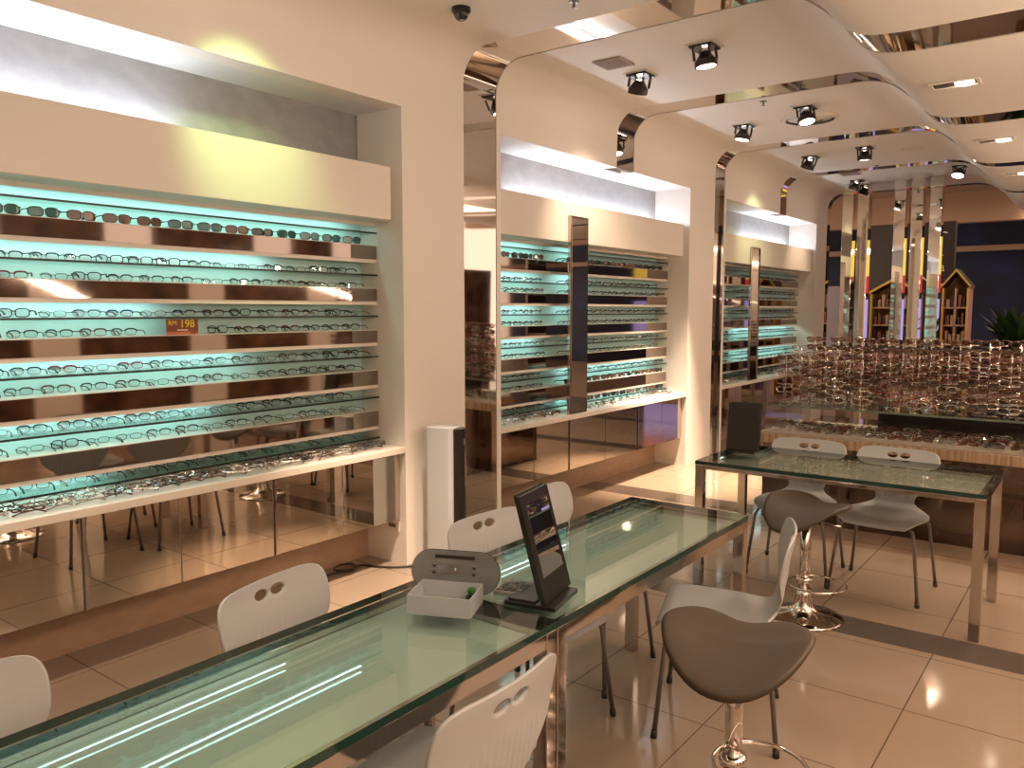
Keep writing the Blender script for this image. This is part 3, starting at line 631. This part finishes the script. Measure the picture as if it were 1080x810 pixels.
for i in range(len(pts) - 1):
    a, b, c, d = [Vector(pts[k]) for k in (max(i - 1, 0), i, i + 1, min(i + 2, len(pts) - 1))]
    for k in range(6): f = k / 6; sm.append(0.5 * (2 * b + (c - a) * f + (2 * a - 5 * b + 4 * c - d) * f * f + (3 * b - a - 3 * c + d) * f ** 3))
o = MB().tube(sm, 0.007, 7).build('power_cable', 'cable', smooth=True); tag(o, 'dark power cable coiled on the floor under the near cabinets', 'cable')
t = thing('wall_socket', 'low socket plate on the pillar side at the end of the near cabinets', 'socket', (-3.72, 3.648, 0.25))
bx(-0.06, 0.06, -0.006, 0, -0.035, 0.035).build('plate', 'white', t); bx(-0.03, 0.03, -0.009, -0.006, -0.012, 0.012).build('switch', 'legmetal', t)

# ------------------------------------------------------------------ ceiling fittings
def spot_proto():
    t = thing('ceiling_spotlight', 'x', 'spotlight')
    bx(-0.095, 0.095, -0.095, 0.095, -0.006, 0).build('trim_ring', 'white', t)
    MB().box(-0.078, 0.078, -0.078, 0.078, -0.020, -0.006).build('plate', 'black', t)
    h = bpy.data.objects.new('head', None); COL.objects.link(h); h.parent = t; h.location = (0, 0, -0.02)
    g = MB()
    for sx in (-1, 1):
        for sy in (-1, 1): g.box(sx * 0.055 - 0.007, sx * 0.055 + 0.007, sy * 0.055 - 0.007, sy * 0.055 + 0.007, -0.075, 0.012)
    g.lathe([(0.03, -0.02), (0.066, -0.075), (0.074, -0.078), (0.074, -0.118), (0.064, -0.118), (0.064, -0.08), (0.03, -0.03)], 28)
    hm = g.build('housing', 'darkmetal', t); hm.location = (0, 0, -0.02)
    l = MB().lathe([(0.0, -0.110), (0.063, -0.110), (0.063, -0.112), (0.0, -0.112)], 24).build('lamp', 'bulb', t); l.location = (0, 0, -0.02)
    bk = MB().lathe([(0.0, -0.016), (0.020, -0.018), (0.022, -0.034), (0.0, -0.036)], 16).build('lamp_neck', 'bulb', t); bk.location = (0, 0, -0.02)
    bpy.data.objects.remove(h); return t
SPT = spot_proto(); first = True
SL = ['black ceiling spotlight nearest the first chrome band, over the aisle', 'black ceiling spotlight beside the square vent, near the wall', 'tilted black ceiling spotlight left of the round air diffuser', 'black ceiling spotlight under the round air diffuser',
      'black ceiling spotlight close to the wall over the far display', 'lit black ceiling spotlight right of the far wall spotlight', 'tilted ceiling spotlight beside the chrome columns',
      'ceiling spotlight over the near fascia, outside the photo', 'ceiling spotlight above the tower fan, outside the photo', 'ceiling spotlight above the second table, outside the photo', 'ceiling spotlight above the nearest table, outside the photo', 'ceiling spotlight behind the camera position', 'ceiling spotlight over the near shelving, outside the photo', 'glaring ceiling spotlight at the top of the rightmost chrome column']
for (x, y, aim, w, cone, col, vis), lab in zip(SPOTS, SL):
    o = SPT if first else copy_tree(SPT); first = False
    o.location = (x, y, 3.379); o.rotation_euler = (0, 0, 0); tag(o, lab, 'spotlight', 'ceiling spotlights')
    d = (Vector(aim) - Vector((x, y, 3.3))).normalized(); q = Vector((0, 0, -1)).rotation_difference(d)
    ang = min(q.angle, R(24)); ax = q.axis if q.angle > 1e-3 else Vector((1, 0, 0))
    for ch in o.children:
        if ch.name.split('.')[0] in ('housing', 'lamp', 'lamp_neck'): ch.rotation_mode = 'QUATERNION'; ch.rotation_quaternion = Matrix.Rotation(ang, 3, ax).to_quaternion()
    p = Vector((x, y, 3.35)) + Matrix.Rotation(ang, 3, ax) @ Vector((0, 0, -0.14))
    spot('spot_beam', p, aim, w, cone, 1.0, col)
DL = ['rectangular recessed downlight in the lower ceiling, nearest', 'recessed downlight in the lower ceiling, second in the line', 'recessed downlight in the lower ceiling, third in the line']
dl = None
for i, (x, y, w) in enumerate(DOWNS):
    lab = DL[i] if i < 3 else 'recessed downlight in the lower ceiling, outside the photo'
    if dl is None:
        t = thing('recessed_downlight', lab, 'downlight')
        g = MB()
        for s4 in ((-0.13, 0.13, -0.075, -0.058), (-0.13, 0.13, 0.058, 0.075), (-0.13, -0.113, -0.058, 0.058), (0.113, 0.13, -0.058, 0.058)): g.box(*s4, -0.008, 0.0)
        g.build('trim_frame', 'white', t); MB().box(-0.113, 0.113, -0.058, 0.058, -0.002, 0.0).build('recess', 'darkmetal', t)
        MB().lathe([(0.0, -0.012), (0.046, -0.012), (0.05, -0.002), (0.0, -0.002)], 24).build('lamp', 'bulb', t).location = (0.05, 0, 0); dl = t
    else: t = copy_tree(dl); tag(t, lab, 'downlight')
    t['group'] = 'recessed downlights' if i < 3 else 'recessed downlights outside the photo'
    t.location = (x, y, 2.954); t.rotation_euler = (0, 0, 0)
    spot('downlight_beam', (x + 0.05, y, 2.93), (x + 0.05 - 0.1, y, 0), w, 110, 0.7, WARM, 0.05)
def vent(x, y, lab):
    t = thing('ceiling_vent', lab, 'vent', (x, y, 3.38)); bx(-0.11, 0.11, -0.11, 0.11, -0.012, 0).build('frame', 'grille', t, bevel=0.002)
    for i in range(6): bx(-0.09, 0.09, -0.088 + 0.03 * i, -0.076 + 0.03 * i, -0.018, -0.012).build('slat', 'grille', t)
vent(-2.93, 5.08, 'square brown ceiling vent beside the spotlight in front'); vent(-2.83, 10.91, 'square brown ceiling vent near the chrome columns')
t = thing('round_diffuser', 'large round white air diffuser in the ceiling', 'diffuser', (-2.33, 7.58, 3.38))
MB().lathe([(0.21, 0), (0.25, 0), (0.245, -0.012), (0.21, -0.02)], 40).build('outer_ring', 'white', t, smooth=True)
for r_ in (0.15, 0.09): MB().lathe([(r_ - 0.03, -0.014), (r_ + 0.04, -0.002), (r_ + 0.045, -0.006), (r_ - 0.03, -0.022)], 36).build('cone_ring', 'white', t, smooth=True)
def roundplate(x, y, r_, lab):
    o = MB().lathe([(0, -0.008), (r_ * 0.9, -0.008), (r_, -0.002), (r_, 0), (0, 0)], 32).build('ceiling_plate', 'white'); o.location = (x, y, 3.38); tag(o, lab, 'ceiling plate')
roundplate(-1.87, 9.67, 0.12, 'flat round ceiling plate right of the lit spotlights'); roundplate(-2.28, 11.6, 0.30, 'wide flat round ceiling plate before the chrome columns')
for x, y, lab in ((-2.55, 3.97, 'small sprinkler head at the top edge, by the first chrome band'), (-2.46, 6.75, 'small sprinkler head behind the second chrome band'), (-2.42, 10.50, 'small sprinkler head by the fourth chrome band')):
    t = thing('sprinkler', lab, 'sprinkler', (x, y, 3.38), 0, 'ceiling sprinklers')
    MB().lathe([(0, 0), (0.03, 0), (0.03, -0.004), (0.008, -0.006), (0.008, -0.03), (0, -0.03)], 14).build('body', 'legmetal', t); MB().lathe([(0, -0.036), (0.016, -0.036), (0.016, -0.033), (0, -0.033)], 14).build('deflector', 'legmetal', t); MB().tube([(0, 0, -0.028), (0, 0, -0.036)], 0.004, 6).build('yoke', 'legmetal', t)
t = thing('dome_camera', 'black dome security camera on the ceiling', 'security camera', (-3.12, 3.66, 3.38))
MB().lathe([(0, 0), (0.055, 0), (0.055, -0.022), (0.048, -0.028), (0, -0.028)], 28).build('base', 'black', t); MB().lathe([(0.044, -0.028)] + [(0.044 * cos(R(a)), -0.028 - 0.046 * sin(R(a))) for a in range(10, 91, 10)], 24).build('dome', 'lensgrey', t, smooth=True)
MB().lathe([(0, -0.072), (0.010, -0.074), (0.010, -0.080), (0, -0.080)], 12).build('camera_eye', 'bulb', t).location = (0.012, -0.012, 0.004)
bpy.data.objects['camera_eye'].data.materials[0] = MT['fr_silver']

# ------------------------------------------------------------------ display island
IX0, IX1 = -2.27, -0.10
t = thing('display_island', 'dark mirrored display island with wooden tray edge and glass top shelf', 'display island', (0, 0, 0))
bx(IX0 + 0.05, IX1, 6.30, 7.20, 0, 0.60).build('plinth', 'darkmirror', t)
bx(IX0, IX1, 6.28, 7.22, 0.60, 0.672).build('tray_box', 'wood', t, bevel=0.003)
bx(IX0 + 0.01, IX1 - 0.01, 6.29, 7.21, 0.672, 0.680).build('tray_lining', 'cream', t)
g = bx(IX0 + 0.06, IX1, 6.28, 7.22, 0.897, 0.910).build('glass_shelf', 'shelfglass', t)
bx(IX0 + 0.06, IX1, 6.278, 6.28, 0.896, 0.911).build('shelf_edge', 'edgegreen', g)
for x in (IX0 + 0.06, IX1 - 0.010): bx(x, x + 0.010, 6.28, 7.20, 0.680, 0.897).build('side_glass', 'clear', t)
bx(-1.52, IX1, 6.98, 7.0, 0.680, 0.897).build('back_screen', 'black', t)
# tray: folded pairs in columns running back from the edge
n = 0
for c in range(14):
    for r_ in range(6):
        x = IX0 + 0.12 + c * 0.152 + random.uniform(-.01, .01); y = 6.335 + 0.085 * r_
        place_small(SM_FTINT, random.randint(0, 3), (x, y, 0.6808 + 0.025), (0, R(-38), -pi / 2 + random.uniform(-.2, .2)), 'folded_spectacles',
                    'folded %s spectacles, ' + '%s from front in the %s column of the island tray' % (ORD[r_], ORD[c]), 'eyeglasses', 'spectacles in the island tray')
# stands
def stand_proto(levels):
    t = thing('glasses_stand', 'x', 'glasses stand')
    MB().lathe([(0, 0), (0.035, 0), (0.035, 0.005), (0.006, 0.008), (0, 0.008)], 16).build('base', 'acryl', t)
    MB().tube([(0, 0, 0.006), (0, 0, 0.040 + 0.064 * (levels - 1) + 0.012)], 0.0045, 8).build('pole', 'fr_silver', t, smooth=True)
    for k in range(levels):
        z = 0.020 + 0.064 * k; g = MB()
        g.tube([(-0.055, -0.016, z + 0.002), (-0.02, -0.03, z + 0.003), (0, -0.03, z), (0.02, -0.03, z + 0.003), (0.055, -0.016, z + 0.002)], 0.003, 6); g.tube([(0, 0, z), (0, -0.03, z)], 0.003, 6)
        g.build('bracket', 'fr_silver', t, smooth=True)
    return t
SP = {}
HALF = []
for r_, y in enumerate((6.44, 6.72, 7.00)):
    for c in range(11):
        x = IX0 + 0.17 + 0.192 * c + 0.03 * r_
        if x > IX1 - 0.06: continue
        lv = [6, 7, 8][r_] if c < 3 else 7 + (r_ > 0)
        first = lv not in SP
        if first: SP[lv] = stand_proto(lv); o = SP[lv]
        else: o = copy_tree(SP[lv])
        o.location = (x, y, 0.9105); tag(o, '%s clear glasses stand from the left in the %s line on the island' % (ORD[c], ['front', 'middle', 'back'][r_]), 'glasses stand', 'glasses stands on the island')
        for k in range(lv):
            z = 0.9105 + 0.020 + 0.064 * k + 0.004
            if r_ == 0: place_small(SM_TINT, random.choice([0, 1, 2, 3]) if k < 2 else random.choice([0, 1, 2, 0]), (x, y - 0.034, z), (0, 0, -pi / 2 + random.uniform(-.05, .05)), 'spectacles',
                                    '%s spectacles on the ' + '%s tier of the %s front stand on the island' % (ORD[k], ORD[c]), 'eyeglasses', 'spectacles on the front island stands')
            else: HALF.append(T(x, y - 0.034, z, 0, 0, -pi / 2 + random.uniform(-.08, .08)))
merge(SM_TINT, HALF, 'spectacles', 'mass of spectacles on the middle and back island stands', 'eyeglasses')

# ------------------------------------------------------------------ storefront columns and the mall beyond
for i, (x, y, s) in enumerate(((-3.06, 11.85, 'leftmost'), (-2.86, 11.85, 'second from left'), (-2.40, 11.85, 'middle'), (-2.19, 11.85, 'fourth from left'), (-1.97, 11.85, 'rightmost'))):
    t = thing('chrome_column', '%s polished square chrome column at the shop front' % s, 'column', (x, y, 0), 0, 'chrome shop-front columns')
    bx(-0.07, 0.07, -0.085, 0.085, 0.05, 3.379).build('shaft', 'chrome', t, bevel=0.003); bx(-0.08, 0.08, -0.095, 0.095, 0, 0.05).build('foot', 'chrome2', t)
struct(bx(-14, 9, YE + 0.2, 30, -0.1, 0).build('floor', 'mallfloor'))
struct(bx(-14, 9, 27, 27.2, 0, 6).build('wall_back', 'navy'))
def mall_ceiling():
    g = MB(); g.prism([(YE + 0.4, 3.75), (15.5, 3.62), (18.5, 4.35), (27, 4.4), (27, 4.6), (YE + 0.4, 4.6)], 'x', -14, 9); return struct(g.build('ceiling', 'mallceil'))
mall_ceiling()
struct(bx(-9, 9, 19.0, 19.3, 3.45, 4.38).build('trim_6', 'mallbeam'))
struct(bx(-9, 9, 21.0, 21.2, 2.98, 3.10).build('trim_7', 'mallbeam'))
struct(bx(-9, 9, 22.0, 22.2, 0, 4.4).build('wall_mall', 'navy'))
t = thing('dark_sign_panel', 'tall dark brown panel with white script and arc behind the columns', 'sign', (-3.25, 17.0, 0))
bx(-0.95, 0.75, 0, 0.2, 0, 3.30).build('panel', 'mallpanel', t)
E2 = Euler((pi / 2, 0, 0)).to_matrix().to_4x4()
text('Your', 0.15, 'cardwhite', t, Matrix.Translation((0.42, -0.004, 2.66)) @ E2); text('Na', 0.24, 'cardwhite', t, Matrix.Translation((0.46, -0.004, 2.45)) @ E2)
MB().tube([(0.55 + 0.42 * cos(R(a)), -0.006, 2.55 + 0.42 * sin(R(a))) for a in range(170, 285, 8)], 0.014, 6).build('arc', 'cardwhite', t); MB().tube([(0.55 + 0.14 * cos(R(a)), -0.006, 2.96 + 0.14 * sin(R(a))) for a in range(60, 200, 10)], 0.012, 6).build('hook', 'cardwhite', t)
def house(x0, x1, y, ze, zt, lab, n):
    t = thing('house_bookcase', lab, 'bookcase', ((x0 + x1) / 2, y, 0), 0); a = (x1 - x0) / 2; d = 0.5
    bx(-a, a, d - 0.03, d, 0, ze).build('back', 'oak', t)
    for sx in (-1, 1):
        s_ = bx(min(sx * a, sx * (a - 0.03)), max(sx * a, sx * (a - 0.03)), 0, d, 0, ze).build('side', 'oak', t); bx(min(sx * a, sx * (a - 0.03)), max(sx * a, sx * (a - 0.03)), -0.012, 0, 0, ze).build('edge', 'yellowedge', s_)
    MB().prism([(-a, ze), (a, ze), (0, zt)], 'y', d - 0.03, d).build('gable', 'oak', t)
    r_ = MB().prism([(-a - 0.02, ze), (0, zt), (a + 0.02, ze), (a + 0.02, ze + 0.05), (0, zt + 0.05), (-a - 0.02, ze + 0.05)], 'y', 0, d).build('roof', 'mallpanel', t); MB().prism([(-a - 0.02, ze), (0, zt), (a + 0.02, ze), (a + 0.02, ze + 0.045), (0, zt + 0.045), (-a - 0.02, ze + 0.045)], 'y', -0.012, 0).build('roof_edge', 'yellowedge', r_)
    zs = [0.4, 0.75, 1.08, 1.40, 1.70]
    for z in zs: bx(-a + 0.03, a - 0.03, 0.02, d - 0.03, z - 0.025, z).build('shelf', 'book2', t)
    bx(-0.015, 0.015, 0.02, d - 0.03, 0, ze).build('divider', 'book2', t)
    q = 0
    for z in zs[1:]:
        for sx in (-1, 1):
            x = -a + 0.06 if sx < 0 else 0.04
            for k in range(4):
                w = random.uniform(0.03, 0.06); h = random.uniform(0.12, 0.22)
                o = bx(0, w, 0.06, 0.24, 0, h).build('book', random.choice(['book', 'book2', 'book3'])); o.location = ((x0 + x1) / 2 + x, y, z + 0.001)
                q += 1; tag(o, 'small book, %s along the shelves of the %s' % (ORD[q - 1], n), 'book', 'books in the ' + n); x += w + 0.02
                if x > (-0.04 if sx < 0 else a - 0.08): break
house(-3.47, -2.72, 15.0, 1.93, 2.16, 'house-shaped wooden bookcase with yellow edges, left of the two', 'left house bookcase')
house(-2.42, -2.02, 15.4, 2.02, 2.30, 'house-shaped wooden bookcase with yellow edges, right of the two', 'right house bookcase')
o = bx(-4.3, -3.62, 14.2, 14.4, 0, 2.05).build('shutter_panel', 'greywall'); tag(o, 'grey shutter panel beyond the last pillar', 'panel')
t = thing('shop_sign', 'lit violet, red and yellow sign board across the mall, seen in mirrors', 'sign', (1.2, 20.5, 0))  # unseen glowing board, its form invented for coloured reflections in chrome and mirrors
bx(-2.2, 2.2, 0, 0.15, 0.95, 1.9).build('violet_face', 'purple', t); bx(-2.2, 2.2, -0.02, 0.15, 2.05, 2.45).build('red_face', 'signred', t); bx(-2.2, 2.2, 0, 0.15, 2.45, 3.3).build('yellow_face', 'signyellow', t)
for i, (x, y, z) in enumerate(((-1.45, 18.9, 3.46), (-1.25, 18.5, 2.9), (-3.6, 18.6, 3.0))):
    t = thing('mall_lamp', ['small bright lamp under the mall bulkhead, right', 'hanging bright lamp before the dark blue wall', 'small bright lamp behind the left chrome columns'][i], 'lamp', (x, y, z))
    g = MB(); g.lathe([(0, -0.06)] + [(0.06 * sin(R(a)), -0.06 * cos(R(a))) for a in range(20, 180, 20)] + [(0, 0.06)], 16); g.build('globe', 'bulb', t, smooth=True); MB().tube([(0, 0, 0.05), (0, 0, 4.32 - z)], 0.008, 6).build('rod', 'black', t)
# plant beyond the shop on the right
t = thing('leafy_plant', 'dark leafy plant in a clay pot beyond the island', 'plant', (-1.25, 14.5, 0)); t.scale = (1, 1, 1.42)
MB().lathe([(0, 0), (0.22, 0), (0.30, 0.75), (0.27, 0.75), (0.24, 0.68), (0, 0.68)], 24).build('pot', 'pot', t, smooth=True)
g = MB()
for i in range(70):
    a = random.uniform(0, 2 * pi); e = random.uniform(0.1, 1.4); L = random.uniform(0.25, 0.75); d = Vector((cos(a) * cos(e), sin(a) * cos(e), sin(e))); s_ = d.cross(Vector((0, 0, 1))).normalized() * L * 0.14
    p0 = Vector((0, 0, 0.7)); p1 = p0 + d * L * 0.6; p2 = p0 + d * L - Vector((0, 0, 0.10 * L)); g.add([p0, p1 - s_, p2, p1 + s_, p1 + Vector((0, 0, 0.02))], [(0, 1, 4), (1, 2, 4), (2, 3, 4), (3, 0, 4)])
g.build('leaves', 'leaf', t)
for pr in [p for _, p in PROTO_EYE + PROTO_SUN]:
    if pr.name not in USED:
        for ch in list(pr.children_recursive): bpy.data.objects.remove(ch)
        bpy.data.objects.remove(pr)
